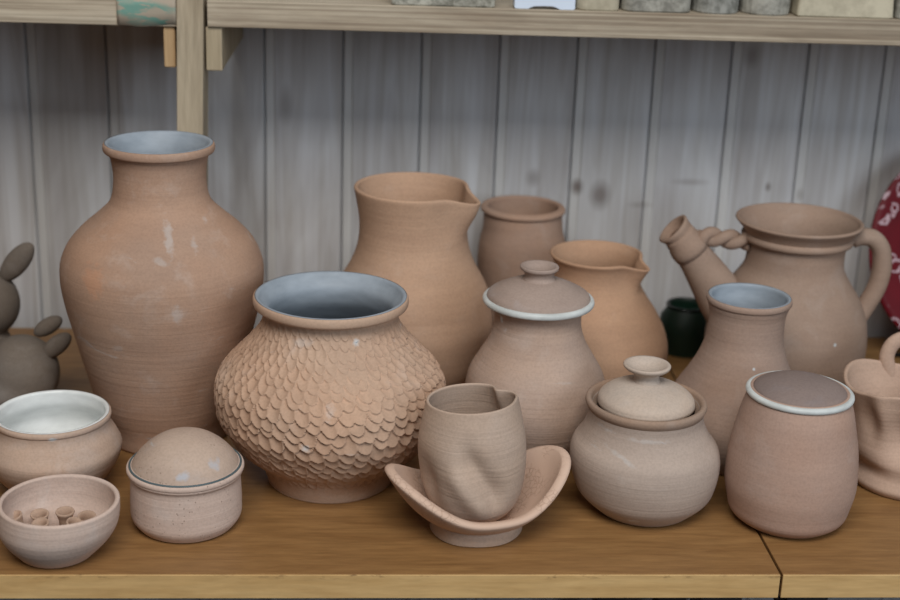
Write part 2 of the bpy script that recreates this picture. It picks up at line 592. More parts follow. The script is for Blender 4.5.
shelf('long plywood shelf right of the upright post, carrying a row of plaster moulds', xr0, 0.95, zb, zt)
shelf('plywood shelf at the top left, with torn printed paper over its front', -0.95, xl1, zb - .001, zt - .001)
o = box('shelf_post', px0, px1, SH_Y - .004, SH_Y + .045, 0.0, 0.85, post_m, None, .0012)
for v_ in o.data.vertices: v_.co.x += (v_.co.z - zt) * .024        # the old post leans a little
tag(o, 'upright grey-brown timber post behind the tall vase, between the two shelves', 'post')
a0 = on_y(163.5, 45, SH_Y + .004)[0]
o = box('support_block', a0, px0 - .0035, SH_Y + .004, WALL_Y - .0005, on_y(170, 67.5, SH_Y + .004)[2], zb - .0015, blk_m, None, .0015)
tag(o, 'orange-tinted wood bearer block under the left shelf, left side of the post', 'support block')
a1 = on_y(222, 45, SH_Y + .004)[0]
o = box('support_block', px1 + .0006, a1, SH_Y + .004, WALL_Y - .0005, on_y(214, 71, SH_Y + .004)[2], zb - .0005, wood('pale_block', (186, 172, 146), (150, 134, 108), 1.6, 'Z', .7), None, .0015)
tag(o, 'pale wood bearer block under the right shelf, right side of the post', 'support block')
# little dark bolt end at the foot of the right block
# printed paper hanging over the left shelf edge
def paper_mat():
    t = NT('printed_paper')
    n = t.noise(t.mapping((30, 30, 90)), 1.2, 3, .6)
    n2 = t.noise(t.mapping((14, 14, 30), (3, 1, 2)), 1.5, 2, .5)
    c = t.mix(t.ramp(n, [(.47, (0, 0, 0)), (.53, (1, 1, 1))]), lin(166, 156, 140), lin(112, 152, 140))
    c = t.mix(t.ramp(n2, [(.42, (0, 0, 0)), (.6, (1, 1, 1))]), lin(166, 154, 138), c)
    return t.done(c, .6)
q0 = on_y(117, 10, SH_Y)[0]; q1 = on_y(176, 10, SH_Y)[0]
bl = [on_y(117, 24, SH_Y)[2], on_y(137, 26.5, SH_Y)[2], on_y(150, 25.5, SH_Y)[2], on_y(176, 23.5, SH_Y)[2]]
V = []; Fc = []
nx = 18
for i in range(nx + 1):
    s = i / nx; x = q0 + (q1 - q0) * s
    zl = np.interp(s, [0, .33, .55, 1], bl) + .0006 * math.sin(9 * s)
    w = .0004 * math.sin(7 * s + 1) + .0012
    for (yy, z_) in [(SH_Y + .05, zt + .0006), (SH_Y + .01, zt + .0009), (SH_Y - .0012, zt + .0002), (SH_Y - w, zt - .008), (SH_Y - w * 1.1, (zt + zl) / 2), (SH_Y - w, zl)]:
        V.append((x, yy, z_))
for i in range(nx):
    for j in range(5):
        a = i * 6 + j; Fc.append((a, a + 1, a + 7, a + 6))
o = mesh_obj('paper_sheet', V, Fc, paper_mat())
sm = o.modifiers.new('solid', 'SOLIDIFY'); sm.thickness = .0004; sm.offset = 1
tag(o, 'torn paper sheet with faded green print draped over the left shelf edge', 'paper')

# plaster moulds and bits on the shelf
def mould_mat(name, rgb, rgb2, sc_=60):
    t = NT(name); _ci[0] += 1
    n = t.noise(t.mapping((1, 1, 1), (_ci[0], 2, 0)), sc_, 5, .7)
    n2 = t.noise(t.mapping((1, 1, 1), (0, _ci[0], 0)), 16, 2, .5)
    c = t.mix(t.ramp(n, [(.38, (0, 0, 0)), (.6, (1, 1, 1))]), lin(*rgb2), lin(*rgb))
    c = t.mix(1.0, c, t.ramp(n2, [(.3, (.85, .85, .85)), (.6, (1, 1, 1))]), 'MULTIPLY')
    return t.done(c, .85, t.bump(n, .4, .001), .15)


def rounded_block(x0, x1, y0, y1, z0, h, mat, name, rc=.012, top_scale=1.0, bulge=0.0, nrow=9):
    """block with rounded plan corners, optional taper and bulge"""
    cx, cy = (x0 + x1) / 2, (y0 + y1) / 2; hx, hy = (x1 - x0) / 2, (y1 - y0) / 2
    rc = min(rc, hx * .98, hy * .98)
    plan = []
    for q, (sx, sy) in enumerate([(1, 1), (-1, 1), (-1, -1), (1, -1)]):
        for a in np.linspace(0, PI / 2, 7):
            th = a + q * PI / 2
            plan.append((sx * (hx - rc) + rc * math.cos(th), sy * (hy - rc) + rc * math.sin(th)))
    n = len(plan); V = []; Fc = []
    zs = [(0, .97), (.0015, 1.0)] + [(.0015 + (h - .003) * i / nrow, None) for i in range(1, nrow)] + [(h - .0015, None), (h, None)]
    for i, (z, s_) in enumerate(zs):
        f_ = z / h
        s2 = (1 + (top_scale - 1) * f_) * (1 + bulge * math.sin(PI * f_))
        if s_ : s2 *= s_
        if i == len(zs) - 1: s2 *= .97
        for (x, y) in plan: V.append((cx + x * s2, cy + y * s2, z0 + z))
    m = len(zs)
    for j in range(m - 1):
        for i in range(n):
            k = (i + 1) % n; Fc.append((j * n + i, j * n + k, (j + 1) * n + k, (j + 1) * n + i))
    Fc.append(tuple(range(n - 1, -1, -1))); Fc.append(tuple((m - 1) * n + i for i in range(n)))
    o = mesh_obj(name, V, Fc, mat, None, smooth=False)
    return o


def on_shelf(u, v):
    return on_z(u, v, zt)


grey_p = mould_mat('grey_plaster', (176, 174, 164), (128, 126, 118))
cream_p = mould_mat('cream_plaster', (196, 188, 166), (168, 160, 140), 30)
MO = 'plaster moulds on the upper shelf'
specs = [
    (391, 495, 9.5, .07, .09, .004, 1.0, 0, mould_mat('speckled_plaster', (184, 182, 170), (120, 118, 108), 90), 'speckled grey slab mould, leftmost of the moulds on the upper shelf'),
    (577, 620, 11.5, .06, .08, .012, 1.0, .03, cream_p, 'small tan rounded mould just right of the white plastic bracket'),
    (623, 692, 14.2, .09, .10, .014, 1.0, .01, grey_p, 'wide grey mould with rounded corners, between tan mould and two small round ones'),
    (696, 742, 16.5, .06, .08, .028, .99, .03, mould_mat('mottled_grey_plaster', (158, 158, 152), (112, 112, 106), 70), 'darker mottled round mould, left one of the two narrow ones on the shelf'),
    (745, 794, 19.5, .065, .08, .028, 1.09, .0, grey_p, 'pale grey round mould flaring upward, beside the cream tray-shaped mould'),
    (796, 893, 25, .09, .07, .004, .93, .0, cream_p, 'long cream mould with sloping ends near the right end of the upper shelf'),
    (896, 960, 26.5, .07, .08, .008, 1.0, .0, grey_p, 'grey mould cut off by the right edge of the photo on upper shelf'),
]
for (u0, u1, v, d, h, rc, ts, bg, mt, lb) in specs:
    a = on_shelf(u0, v); b = on_shelf(u1, v); y = (a[1] + b[1]) / 2
    y = max(y, SH_Y + .002); a = on_y(u0, v, y); b = on_y(u1, v, y)
    o = rounded_block(a[0], b[0], y, y + d, zt + .0001, h, mt, 'plaster_mould', rc, ts, bg)
    tag(o, lb, 'mould', MO)
# white plastic bracket with a notch in its foot
a = on_shelf(514, 12.2); b = on_shelf(575, 12.2); y = max(a[1], SH_Y + .002); a = on_y(514, 12.2, y); b = on_y(575, 12.2, y); w = b[0] - a[0]; k = w / 61
pl = [(0, .0015), (.0015, 0), (14 * k, 0), (16 * k, 1.2 * k), (20 * k, 2.6 * k), (28 * k, 3.0 * k), (38 * k, 3.0 * k), (42 * k, 1.8 * k), (46 * k, 0), (w - .0015, 0), (w, .0015), (w - 1.0 * k, .06), (w - .006, .066), (.006, .066), (1.0 * k, .06)]
V = [(a[0] + x, y, zt + z) for x, z in pl] + [(a[0] + x, y + .02, zt + z) for x, z in pl]
n = len(pl)
Fc = [tuple(range(n)), tuple(range(2 * n - 1, n - 1, -1))] + [(i, i + n, (i + 1) % n + n, (i + 1) % n) for i in range(n)]
o = mesh_obj('plastic_bracket', V, Fc, plain('white_plastic', (214, 226, 242), .4, .4, .03), None, False)
bevel(o, .0008)
tag(o, 'bluish white plastic bracket with a notched foot standing among the plaster moulds', 'bracket')

# ------------------------------------------------------------------ pots
rose = lambda n, **k: clay(n, (196, 164, 142), (202, 164, 134), **k)
WHITE_GLAZE = glaze('white_glaze', (216, 221, 220), .45, (188, 192, 190))
BLUE_GLAZE = glaze('pale_blue_grey_glaze', (158, 168, 178), .5)

# A tall vase
mA = clay('vase_clay', (184, 148, 124), (194, 150, 120), rings=.45, ring_scale=200, dust=.22, smear=.25)
A = vessel('tall_vase', 'tallest wide-shouldered clay vase with grey glazed mouth, at the left before the post', 'vase',
           (168, 433, 58), (159, 144, 55.5), [(420, 60), (400, 67.5), (367, 77.5), (333, 87), (300, 96), (275, 100), (257, 99), (238, 91), (221, 76), (209, 61), (198, 49.5), (182, 46), (166, 46.5), (155, 49)],
           mA, wall=.0046, roll=(4.6, 9), lining=BLUE_GLAZE, n=128, npts=90)

# B carved pot
mB = clay('carved_clay', (204, 168, 140), (206, 162, 130), rings=0.0, dust=.16, smear=.22)


def carved(outer, dfm):
    prof = np.array(outer)
    nz = 420; n = 760
    # resample by arc length
    seg = np.concatenate([[0], np.cumsum(np.linalg.norm(np.diff(prof, axis=0), axis=1))])
    L = seg[-1]; s = np.linspace(0, L, nz)
    r = np.interp(s, seg, prof[:, 0]); z = np.interp(s, seg, prof[:, 1])
    tr = np.gradient(r); tz = np.gradient(z); ln = np.hypot(tr, tz); nr = tz / ln; nzv = -tr / ln
    az = np.linspace(0, 2 * PI, n, endpoint=False)
    s_lo, s_hi = L * SC_LO, L * SC_HI
    NA = 50; NR = 20
    A_, S_ = np.meshgrid(az, s)
    q = (S_ - s_lo) / (s_hi - s_lo) * NR                    # row coordinate, counted upwards
    rs = np.random.RandomState(5)
    ja = rs.uniform(-.2, .2, (NR + 8, NA)); js = rs.uniform(-.24, .24, (NR + 8, NA)); jd = rs.uniform(.7, 1.25, (NR + 8, NA))
    hgt = np.zeros(q.shape); got = np.zeros(q.shape, bool)
    qi = np.floor(q).astype(int)
    for dq in (3, 2, 1, 0, -1, -2):                        # an upper scoop cuts over the lower one
        row = qi + dq
        rowc = np.clip(row + 3, 0, NR + 7)
        off = 0.5 * (row % 2) + row * -0.30                 # the rows drift sideways
        aa = A_ / (2 * PI) * NA - off
        ai = np.floor(aa).astype(int)
        bestr = np.full(q.shape, 9.0); bd = np.ones(q.shape)
        for da in (-1, 0, 1):
            cc = (ai + da) % NA
            cx = ai + da + .5 + ja[rowc, cc]; cq = row + .7 + js[rowc, cc]
            dx = (aa - cx) / .60; dy = (q - cq) / 1.45
            dx = dx + dy * .42
            rho = np.abs(dx) ** 2.0 + np.abs(dy) ** 2.3
            m_ = rho < bestr
            bestr = np.where(m_, rho, bestr); bd = np.where(m_, jd[rowc, cc], bd)
        m_ = (~got) & (bestr < 1.0)
        hgt = np.where(m_, (bestr * .0031 - .0016) * bd, hgt); got |= m_
    inner_fade = np.clip((q - 0) / .4, 0, 1) * np.clip((NR - q) / 2.2, 0, 1)
    hgt = hgt * inner_fade
    # cuts get shallower near the neck where they crowd together
    hgt *= np.clip(r[:, None] / r.max(), .45, 1)
    RR = r[:, None] + hgt * nr[:, None]; ZZ = z[:, None] + hgt * nzv[:, None]
    V = []
    V.append((0, 0, .0006))
    for j in range(nz):
        res = (RR[j], ZZ[j])
        x0 = dfm(az, RR[j], ZZ[j])
        V.extend(zip(x0[0] * np.cos(az) + x0[2], x0[0] * np.sin(az) + x0[3], x0[1]))
    # inner wall
    t = .005
    inner = [(a - t, b) for a, b in prof[::-1] if b > .02]
    inner += [(inner[-1][0] * .8, .011), (inner[-1][0] * .5, .0085)]
    for (a, b) in inner:
        x0 = dfm(az, np.full(n, a), np.full(n, b))
        V.extend(zip(x0[0] * np.cos(az) + x0[2], x0[0] * np.sin(az) + x0[3], x0[1]))
    last = len(V); V.append((0, 0, .008))
    Fc = []
    m = nz + len(inner)
    for i in range(n):
        Fc.append((0, 1 + (i + 1) % n, 1 + i))
    for j in range(m - 1):
        a = 1 + j * n; b = a + n
        for i in range(n):
            k = (i + 1) % n; Fc.append((a + i, a + k, b + k, b + i))
    a = 1 + (m - 1) * n
    for i in range(n): Fc.append((a + i, a + (i + 1) % n, last))
    return V, Fc


SC_LO, SC_HI = 0.078, 0.965
Bp = vessel('carved_pot', 'round-bellied pot carved all over with fish-scale cuts, pale blue inside', 'pot',
            (330.5, 476, 61), (331, 296.5, 78), [(466, 66), (458, 79), (447, 90), (433, 100), (415, 110.5), (395, 114), (375, 113), (357, 104), (342, 90), (330, 77), (318, 68), (309, 67)],
            mB, wall=.005, roll=(5, 10), lining=BLUE_GLAZE, body_fn=carved, npts=120, n=128)
rb, zb_ = px_r(Bp['P0'], 476, 62)
rft = rb * 1.0
# turned foot ring under the belly: stands on the desk
pts = []
P0n = on_z(329, 476)
v, f = lathe_geo([(rft * .5, 0), (rft - .0015, 0), (rft, .0012), (rft * 1.005, .010), (rft * 1.02, .0125), (rft * .6, .0125)], 128, None, closed=True)
mesh_obj('foot', v, f, clay('foot_clay', (206, 174, 150), rings=.2, dust=.1), Bp['t'])

# C glazed bowl at left
mC = clay('bowl_clay', (200, 172, 152), rings=.35, dust=.2)
Cb = vessel('glazed_bowl', 'squat round bowl glazed shiny white inside, at the left edge behind the small bowl', 'bowl',
            (56, 489, 36), (52, 413, 58), [(478, 51), (460, 63), (443, 67), (430, 62), (421, 56.5)],
            mC, wall=.0042, roll=(4, 6), lining=glaze('wet_white_glaze', (238, 241, 240), .12), n=112)

# D small bowl
mD = clay('pale_bowl_clay', (220, 194, 178), (218, 188, 170), rings=.4, dust=.25, ring_scale=300)
Db = vessel('small_bowl', 'small plain clay bowl in the front left corner holding tiny clay tubes', 'bowl',
            (57, 552, 35), (59, 501, 59.5), [(553, 37), (541, 50), (526, 58), (512, 60)], mD, wall=.0045, n=112, floor_t=.006)

# E round box with domed lid
mE = clay('speckled_clay', (222, 196, 180), (218, 188, 170), rings=.35, dust=.2, specks=.7)
mE2 = clay('lid_clay', (204, 176, 154), (192, 166, 148), rings=.2, dust=.3, specks=.5, dust_rgb=(184, 180, 182), smear=.5)


def ring_part(info, name, v, hw, wpx, hpx, mat, n=96, drop=0.55, parent=None):
    r, z = px_r(info['P0'], v, hw); k = r / hw
    vv_, ff_ = lathe_geo(ring_profile(r - wpx * k / 2, z - hpx * k / 2 * drop, wpx * k / 2, hpx * k / 2), n, leaner(info['s']), closed=True)
    return mesh_obj(name, vv_, ff_, mat, parent or info['t'])


E = vessel('lidded_box', 'short round clay box with a high domed lid and no knob, front left', 'jar',
           (187, 522, 46), (185.5, 464, 58.3), [(526, 48), (515, 53.5), (500, 55), (485, 54.7), (474, 54.8), (467, 57)], mE, wall=.005, roll=(5, 6), n=112)
lid_on(E, [(464, 54), (459, 51.5), (452, 46), (444, 37), (437, 25), (434, 12), (433, 0)], mE2)
ring_part(E, 'glaze_seam', 463.5, 56.0, 2.4, 2.4, plain('blue_grey_seam', (86, 100, 104), .5), drop=-.9)


def spout_fn(P0, az_s, amp, sig, pinch, drop, ztop, depth=.05, pin_w=.25):
    def fn(az, r, z):
        w = np.clip((z - (ztop - depth)) / depth, 0, 1.1); w2 = w * w * (3 - 2 * np.minimum(w, 1))
        d = (az - az_s + PI) % (2 * PI) - PI
        out = amp * np.exp(-(d / sig) ** 2)
        pin = pinch * (np.exp(-((np.abs(d) - sig * 2.1) / pin_w) ** 2))
        r2 = r + (out - pin) * w2
        z2 = z + drop * np.exp(-(d / (sig * 1.6)) ** 2) * w2
        return r2, z2
    return fn


# F tall jug
mF = clay('orange_clay', (204, 162, 130), (210, 166, 132), rings=.4, dust=.1, ring_scale=180)
P0 = on_z(411, 395); zF = px_r(P0, 188, 1)[1]
Fj = vessel('tall_jug', 'tall handleless jug with a pulled spout on the right, behind the carved pot', 'jug',
            (411, 395, 47), (414, 188, 60), [(382, 58), (365, 69), (345, 76), (320, 80), (300, 78), (285, 75), (272, 69), (260, 62), (248, 57), (235, 54.5), (218, 54.5), (203, 57)],
            mF, wall=.0048, extra=spout_fn(P0, math.radians(-25), .0125, .25, .004, -.0085, zF, .06, .3), n=128, npts=80)

# G small jar at the back
mG = clay('dull_clay', (176, 144, 124), rings=.3, dust=.15)
G = vessel('small_jar', 'small open jar with a rolled lip at the back, between the two spouted jugs', 'jar',
           (521, 350, 38), (523, 207, 42.5), [(335, 41), (300, 44), (262, 45), (243, 43.5), (228, 40), (219, 39.5)], mG, wall=.005, roll=(6, 6), n=96)

# H mid jug
P0 = on_z(597, 399); zH = px_r(P0, 256, 1)[1]
mH = clay('warm_orange_clay', (200, 152, 116), (204, 158, 122), rings=.3, dust=.08)
Hj = vessel('squat_jug', 'orange clay jug with small pinched spout, behind the jar with a white rim', 'jug',
            (595, 398, 46), (597.5, 255, 47.5), [(385, 58), (370, 67), (352, 71), (338, 71), (322, 67), (306, 59), (292, 49.5), (281, 43.5), (270, 42), (262, 44)],
            mH, wall=.0045, extra=spout_fn(P0, math.radians(-36), .0115, .22, .003, -.006, zH, .045, .28), n=128, npts=80)

# I lidded jar with white rim
mI = clay('grey_rose_clay', (192, 164, 146), (196, 162, 138), rings=.5, dust=.15, smear=.15)
I = vessel('lidded_jar', 'jar with thick white-glazed rim and knobbed lid standing in the centre', 'jar',
           (533, 458, 41), (538.5, 298, 56), [(445, 50), (427, 61), (405, 69), (387, 70.5), (368, 66.5), (350, 56), (336, 47.5), (322, 43.5), (312, 44), (306, 48)],
           mI, wall=.005, roll=(7, 7), roll_mat=WHITE_GLAZE, n=112, npts=80)
mI2 = clay('grey_lid_clay', (178, 154, 140), (170, 148, 136), rings=.25, dust=.3, dust_rgb=(176, 174, 178))
lid_on(I, [(296.5, 52), (293.5, 50.5), (288.5, 42), (284, 32), (280.5, 22), (279.5, 17)], mI2, [(280, 16.5), (276, 14.5), (271.5, 16), (268.5, 19.3), (266.5, 19.6)])

# J round lidded pot
mJ = clay('mushroom_clay', (192, 170, 154), (188, 166, 150), rings=.35, dust=.15, smear=.4)
mJ2 = clay('brown_collar_clay', (168, 140, 120), rings=.2, dust=.1)
J = vessel('round_lidded_pot', 'small round pot with a brown collar and a flared knob lid, right of the dish', 'pot',
           (643, 506, 46), (646, 405, 58), [(500, 60), (485, 69), (466, 74), (449, 74.5), (436, 70.5), (425, 62), (415, 57.5)], mJ, wall=.005, n=112)
r1, z1 = px_r(J['P0'], 399.5, 60.5); r2, z2 = px_r(J['P0'], 409, 57.5); kk = r1 / 60.5
cp = [(r2 - 8 * kk, z2), (r2 - .001, z2), (r2 + .0003, z2 + .001), (r1 + .0002, z1 - .003), (r1 - .0005, z1), (r1 - .002, z1 + .001), (r1 - 5 * kk, z1 + .0006), (r1 - 6.5 * kk, z1 - .002), (r1 - 7.5 * kk, z1 - .006), (r1 - 12 * kk, z1 - .0075), (r1 - 12 * kk, z2)]
v, f = lathe_geo(cp, 112, leaner(J['s']), closed=True)
mesh_obj('collar', v, f, mJ2, J['t'])
lid_on(J, [(401, 48.5), (397, 47.5), (391, 41), (386, 31), (382.5, 20), (381, 14)], clay('pale_lid_clay', (200, 182, 166), rings=.3, dust=.2),
       [(381, 13.5), (377, 12), (372.5, 14), (369, 21), (366.5, 23.5), (365, 23.8)])

# K vase with pale interior
mK = clay('taupe_clay', (174, 147, 131), (178, 145, 124), rings=.35, dust=.1)
K = vessel('bottle_vase', 'slender-necked vase with pale blue glazed mouth, in front of the spouted pitcher', 'vase',
           (730, 457, 47), (749.5, 297, 42.5), [(445, 60), (428, 68), (412, 70), (398, 67), (384, 61), (370, 52), (355, 44), (340, 39), (325, 37.5), (312, 38), (305, 40)],
           mK, wall=.0038, roll=(4, 7), lining=BLUE_GLAZE, n=112, npts=80)

# L canister
mL = clay('canister_clay', (190, 156, 138), (194, 154, 132), rings=.2, dust=.12)
L = vessel('canister', 'tapered canister with a white-glazed rim and flat grey lid, front right', 'jar',
           (785.5, 518, 44), (800, 390.5, 53.5), [(527, 48), (513, 56), (500, 60.5), (482, 64.5), (460, 64.3), (440, 62.3), (422, 58.5), (405, 54.5)], mL, wall=.004, roll=(7.2, 6.5), roll_mat=WHITE_GLAZE, n=112)
lid_on(L, [(391, 47), (388, 45), (384, 37), (380.5, 26), (378.5, 12), (378, 0)], clay('grey_brown_lid', (152, 130, 120), (142, 124, 118), rings=.15, dust=.35, dust_rgb=(140, 136, 140)))

# M pitcher with spout, rope bridge and handle
mM = clay('pitcher_clay', (170, 142, 122), (174, 142, 120), rings=.25, dust=.1)
M = vessel('spouted_pitcher', 'big pitcher with tube spout, twisted clay bridge and loop handle, back right', 'pitcher',
           (777, 401, 51), (799.5, 220.5, 63), [(385, 64), (362, 76), (338, 79), (312, 76), (292, 67.5), (277, 57), (264, 49), (252, 48), (243, 49), (232, 54)],
           mM, wall=.0052, n=128, npts=80)
ring_part(M, 'collar', 234, 55.5, 8, 8, mM)


def vp(info, pts):
    return [on_face(u, v, info['P0']) - info['P0'] for u, v in pts]


kM = M['k']
# spout (hollow): outward path then back inside
path = catmull([(748, 335), (722, 298), (700, 264), (686, 244), (677, 232), (672, 227)], 24)
radp = np.interp(np.linspace(0, 1, 24), [0, .3, .6, .78, .82, .9, 1], [30, 25, 18.5, 16, 15.2, 15.5, 18])
toward = np.array([-F[0], -F[1], 0]) / np.linalg.norm(F[:2])
P3 = [on_face(u, v, M['P0']) - M['P0'] + toward * (.0 + .006 * i / 23) for i, (u, v) in enumerate(path)]
back = P3[::-1][0:14]
rr = [x * kM for x in radp]; ri = [x - .0042 for x in rr[::-1][0:14]]
P4 = P3 + [P3[-1] + (P3[-1] - P3[-2]) * .25] + back[0:]
R4 = rr + [rr[-1] - .002] + ri
T = np.gradient(np.array(P3), axis=0)


def sweep_fixed(P, Rr, refT, n=28, squash=1.0):
    P = np.array(P); V = []; Fc = []
    prev = None
    for j in range(len(P)):
        t_ = np.array(refT[j]); t_ = t_ / np.linalg.norm(t_)
        s_ = np.cross(t_, np.array([F[0], F[1], 0])); s_ /= np.linalg.norm(s_)
        b_ = np.cross(t_, s_)
        for i in range(n):
            th = 2 * PI * i / n
            V.append(P[j] + Rr[j] * (math.cos(th) * s_ + math.sin(th) * b_ * squash))
    m = len(P)
    for j in range(m - 1):
        for i in range(n):
            k = (i + 1) % n; Fc.append((j * n + i, (j + 1) * n + i, (j + 1) * n + k, j * n + k))
    Fc.append(tuple(range(n))); Fc.append(tuple((m - 1) * n + i for i in range(n - 1, -1, -1)))
    return V, Fc


T4 = list(T) + [T[-1]] + list(T[::-1][0:14])
v, f = sweep_fixed(P4, R4, T4)
sp = mesh_obj('spout', v, f, mM, M['t'])
# flared collar where the mouthpiece is fitted over the spout
ii = [16, 17, 18, 19, 20, 21]
v, f = sweep_fixed([P3[i] for i in ii], [rr[i] + a for i, a in zip(ii, (.0012, .0028, .0030, .0022, .0012, .0003))], [T[i] for i in ii])
mesh_obj('spout_collar', v, f, mM, sp)
# twisted rope bridge
cl = catmull([(694, 240), (703, 235), (716, 236), (731, 238), (750, 240)], 60)
c3 = np.array([on_face(u, v_, M['P0']) - M['P0'] + toward * .006 for u, v_ in cl])
Tn = np.gradient(c3, axis=0); Tn /= np.linalg.norm(Tn, axis=1)[:, None]
strands = []
for ph in (0, PI):
    pp = []
    for j in range(60):
        s_ = np.cross(Tn[j], toward); s_ /= np.linalg.norm(s_)
        a = ph + j / 59 * 2 * PI * 1.55
        pp.append(c3[j] + .0048 * (math.cos(a) * s_ + math.sin(a) * toward))
    strands.append(tube_geo(pp, [.0068] * 60, 14))
v, f = join_geo(*strands)
mesh_obj('twisted_bridge', v, f, mM, M['t'])
# loop handle
hp = catmull([(852, 240), (861, 237), (872, 238), (880, 247), (882, 264), (878, 283), (868, 302), (856, 318)], 40)
h3 = vp(M, [tuple(p) for p in hp])
rad = np.interp(np.linspace(0, 1, 40), [0, .2, .5, .85, 1], [9, 10, 10.8, 10.5, 12]) * kM
v, f = tube_geo(h3, rad, 20, up=toward, flat=.9)
mesh_obj('handle', v, f, mM, M['t'])

# N dented mug at right edge
mN = clay('mug_clay', (204, 168, 142), (206, 170, 146), rings=.6, dust=.1, ring_scale=190)
P0 = on_z(905, 480); zN = px_r(P0, 383, 1)[1]


def dentN(az, r, z):
    f_ = z / zN
    d = lambda a0, z0, sa, sz, am: am * np.exp(-(((az - math.radians(a0) + PI) % (2 * PI) - PI) / sa) ** 2 - ((f_ - z0) / sz) ** 2)
    r2 = r - d(200, .22, .55, .10, .006) - d(250, .55, .30, .22, .012) - d(285, .62, .22, .15, .008) - d(330, .5, .3, .2, .01) - d(215, .75, .2, .2, .006) - d(100, .5, .3, .3, .01)
    r2 += d(228, .82, .18, .2, .006) + d(268, .35, .25, .12, .005)
    z2 = z + .004 * np.sin(3 * az + 1.0) * np.clip(f_, 0, 1) ** 3
    return r2, z2


N = vessel('dented_mug', 'crumpled dented mug with wavy rim at the right edge beside the canister', 'mug',
           (905, 480, 52), (905, 383, 60), [(486, 55), (472, 56), (462, 52), (450, 55), (430, 54), (410, 54), (396, 57)], mN, wall=.0045, extra=dentN, n=128, npts=80)
hp = catmull([(945, 378), (932, 352), (912, 338), (895, 342), (887, 355), (893, 385)], 30)
Q0 = N['P0'] + np.array([F[0], F[1], 0]) * .062
h3 = [on_face(u, v_, Q0) - N['P0'] for u, v_ in hp]
v, f = tube_geo(h3, [.0062] * 30, 16, up=toward, flat=1.3)
mesh_obj('handle', v, f, mN, N['t'])

# P dish, O tumbler
mP = clay('dish_clay', (214, 184, 160), (210, 176, 150), rings=.15, dust=.1)
P0 = on_z(476, 527.5)
kd = px_r(P0, 527, 1.0)[0]           # metres per pixel here
pz = kd / math.cos(math.radians(27.5))
maj = math.radians(17)


def dish_pt(az, t):
    """t: 0 centre of floor .. 1 rim, outer surface"""
    d = az - maj
    a, b = 94 * kd, 66 * kd
    rim_r = 1 / np.sqrt((np.cos(d) / a) ** 2 + (np.sin(d) / b) ** 2)
    rim_z = (32 + 33 * np.abs(np.cos(d)) ** 3.4) * pz
    return rim_r, rim_z


n = 120
az = np.linspace(0, 2 * PI, n, endpoint=False)
RRm, RZm = dish_pt(az, 1)
V = [(0, 0, .0148)]; rows = []
foot_h = 15 * pz; fr = 37 * kd
ths = .0088
def add(rv, zv):
    rows.append(len(V)); V.extend(zip(rv * np.cos(az), rv * np.sin(az), zv))
# underside of the bowl from foot outwards and up, over the thick rim, down inside
und = [(x, None) for x in np.linspace(0, 1, 14)]
add(np.full(n, fr * .5), np.full(n, foot_h * .8))
for x, _ in und:
    rv = fr * .95 + (RRm - fr * .95) * x
    zv = foot_h * .8 + (RZm - .004 - foot_h * .8) * (x ** 1.9)
    add(rv, zv)
add(RRm + .0008, RZm - .0015); add(RRm - .0008, RZm + .0002); add(RRm - .003, RZm + .0008); add(RRm - ths + .001, RZm + .0002); add(RRm - ths, RZm - .001)
for x in np.linspace(0, 1, 14)[::-1][1:]:
    rv = fr * .95 + (RRm - ths - fr * .95) * x
    zv = .0148 + (RZm - .001 - .0148) * (x ** 2.0)
    add(rv, zv)
add(np.full(n, fr * .5), np.full(n, .0148))
last = len(V); V.append((0, 0, .0148)); V[0] = (0, 0, foot_h * .8)
Fc = [(0, rows[0] + (i + 1) % n, rows[0] + i) for i in range(n)]
for j in range(len(rows) - 1):
    for i in range(n):
        k = (i + 1) % n; Fc.append((rows[j] + i, rows[j] + k, rows[j + 1] + k, rows[j + 1] + i))
Fc += [(rows[-1] + i, rows[-1] + (i + 1) % n, last) for i in range(n)]


def impressed():
    """clay with pressed lace-like marks near the edge and on the inside"""
    t = NT('impressed_dish_clay')
    c = t.mix(t.noise(t.mapping(), 14, 3), lin(212, 185, 166), lin(204, 174, 154))
    vo = t.n.new('ShaderNodeTexVoronoi'); vo.feature = 'DISTANCE_TO_EDGE'; vo.inputs['Scale'].default_value = 170
    wv = t.noise(t.mapping(), 50, 3, .6)
    wobble = t.n.new('ShaderNodeVectorMath'); wobble.operation = 'ADD'
    cm = t.n.new('ShaderNodeCombineXYZ'); t.link(t.math('MULTIPLY', wv, .012), cm.inputs[0]); t.link(t.math('MULTIPLY', wv, .02), cm.inputs[2])
    t.link(t.tc.outputs['Object'], wobble.inputs[0]); t.link(cm.outputs[0], wobble.inputs[1]); t.link(wobble.outputs[0], vo.inputs['Vector'])
    ln_ = t.ramp(vo.outputs['Distance'], [(0.0, (1, 1, 1)), (0.08, (0, 0, 0))])
    msk = t.ramp(t.noise(t.mapping((1, 1, 1), (9, 2, 0)), 24, 2), [(.50, (0, 0, 0)), (.58, (1, 1, 1))])
    lines = t.mix(1.0, ln_, msk, 'MULTIPLY')
    col = t.mix(t.math('MULTIPLY', lines, .32), c, lin(150, 110, 84))
    inv = t.math('SUBTRACT', 1.0, lines)
    fine = t.noise(t.mapping(), 300, 2)
    return t.done(col, .85, t.bump(fine, .2, .0006, t.bump(inv, .45, .001)), .15)


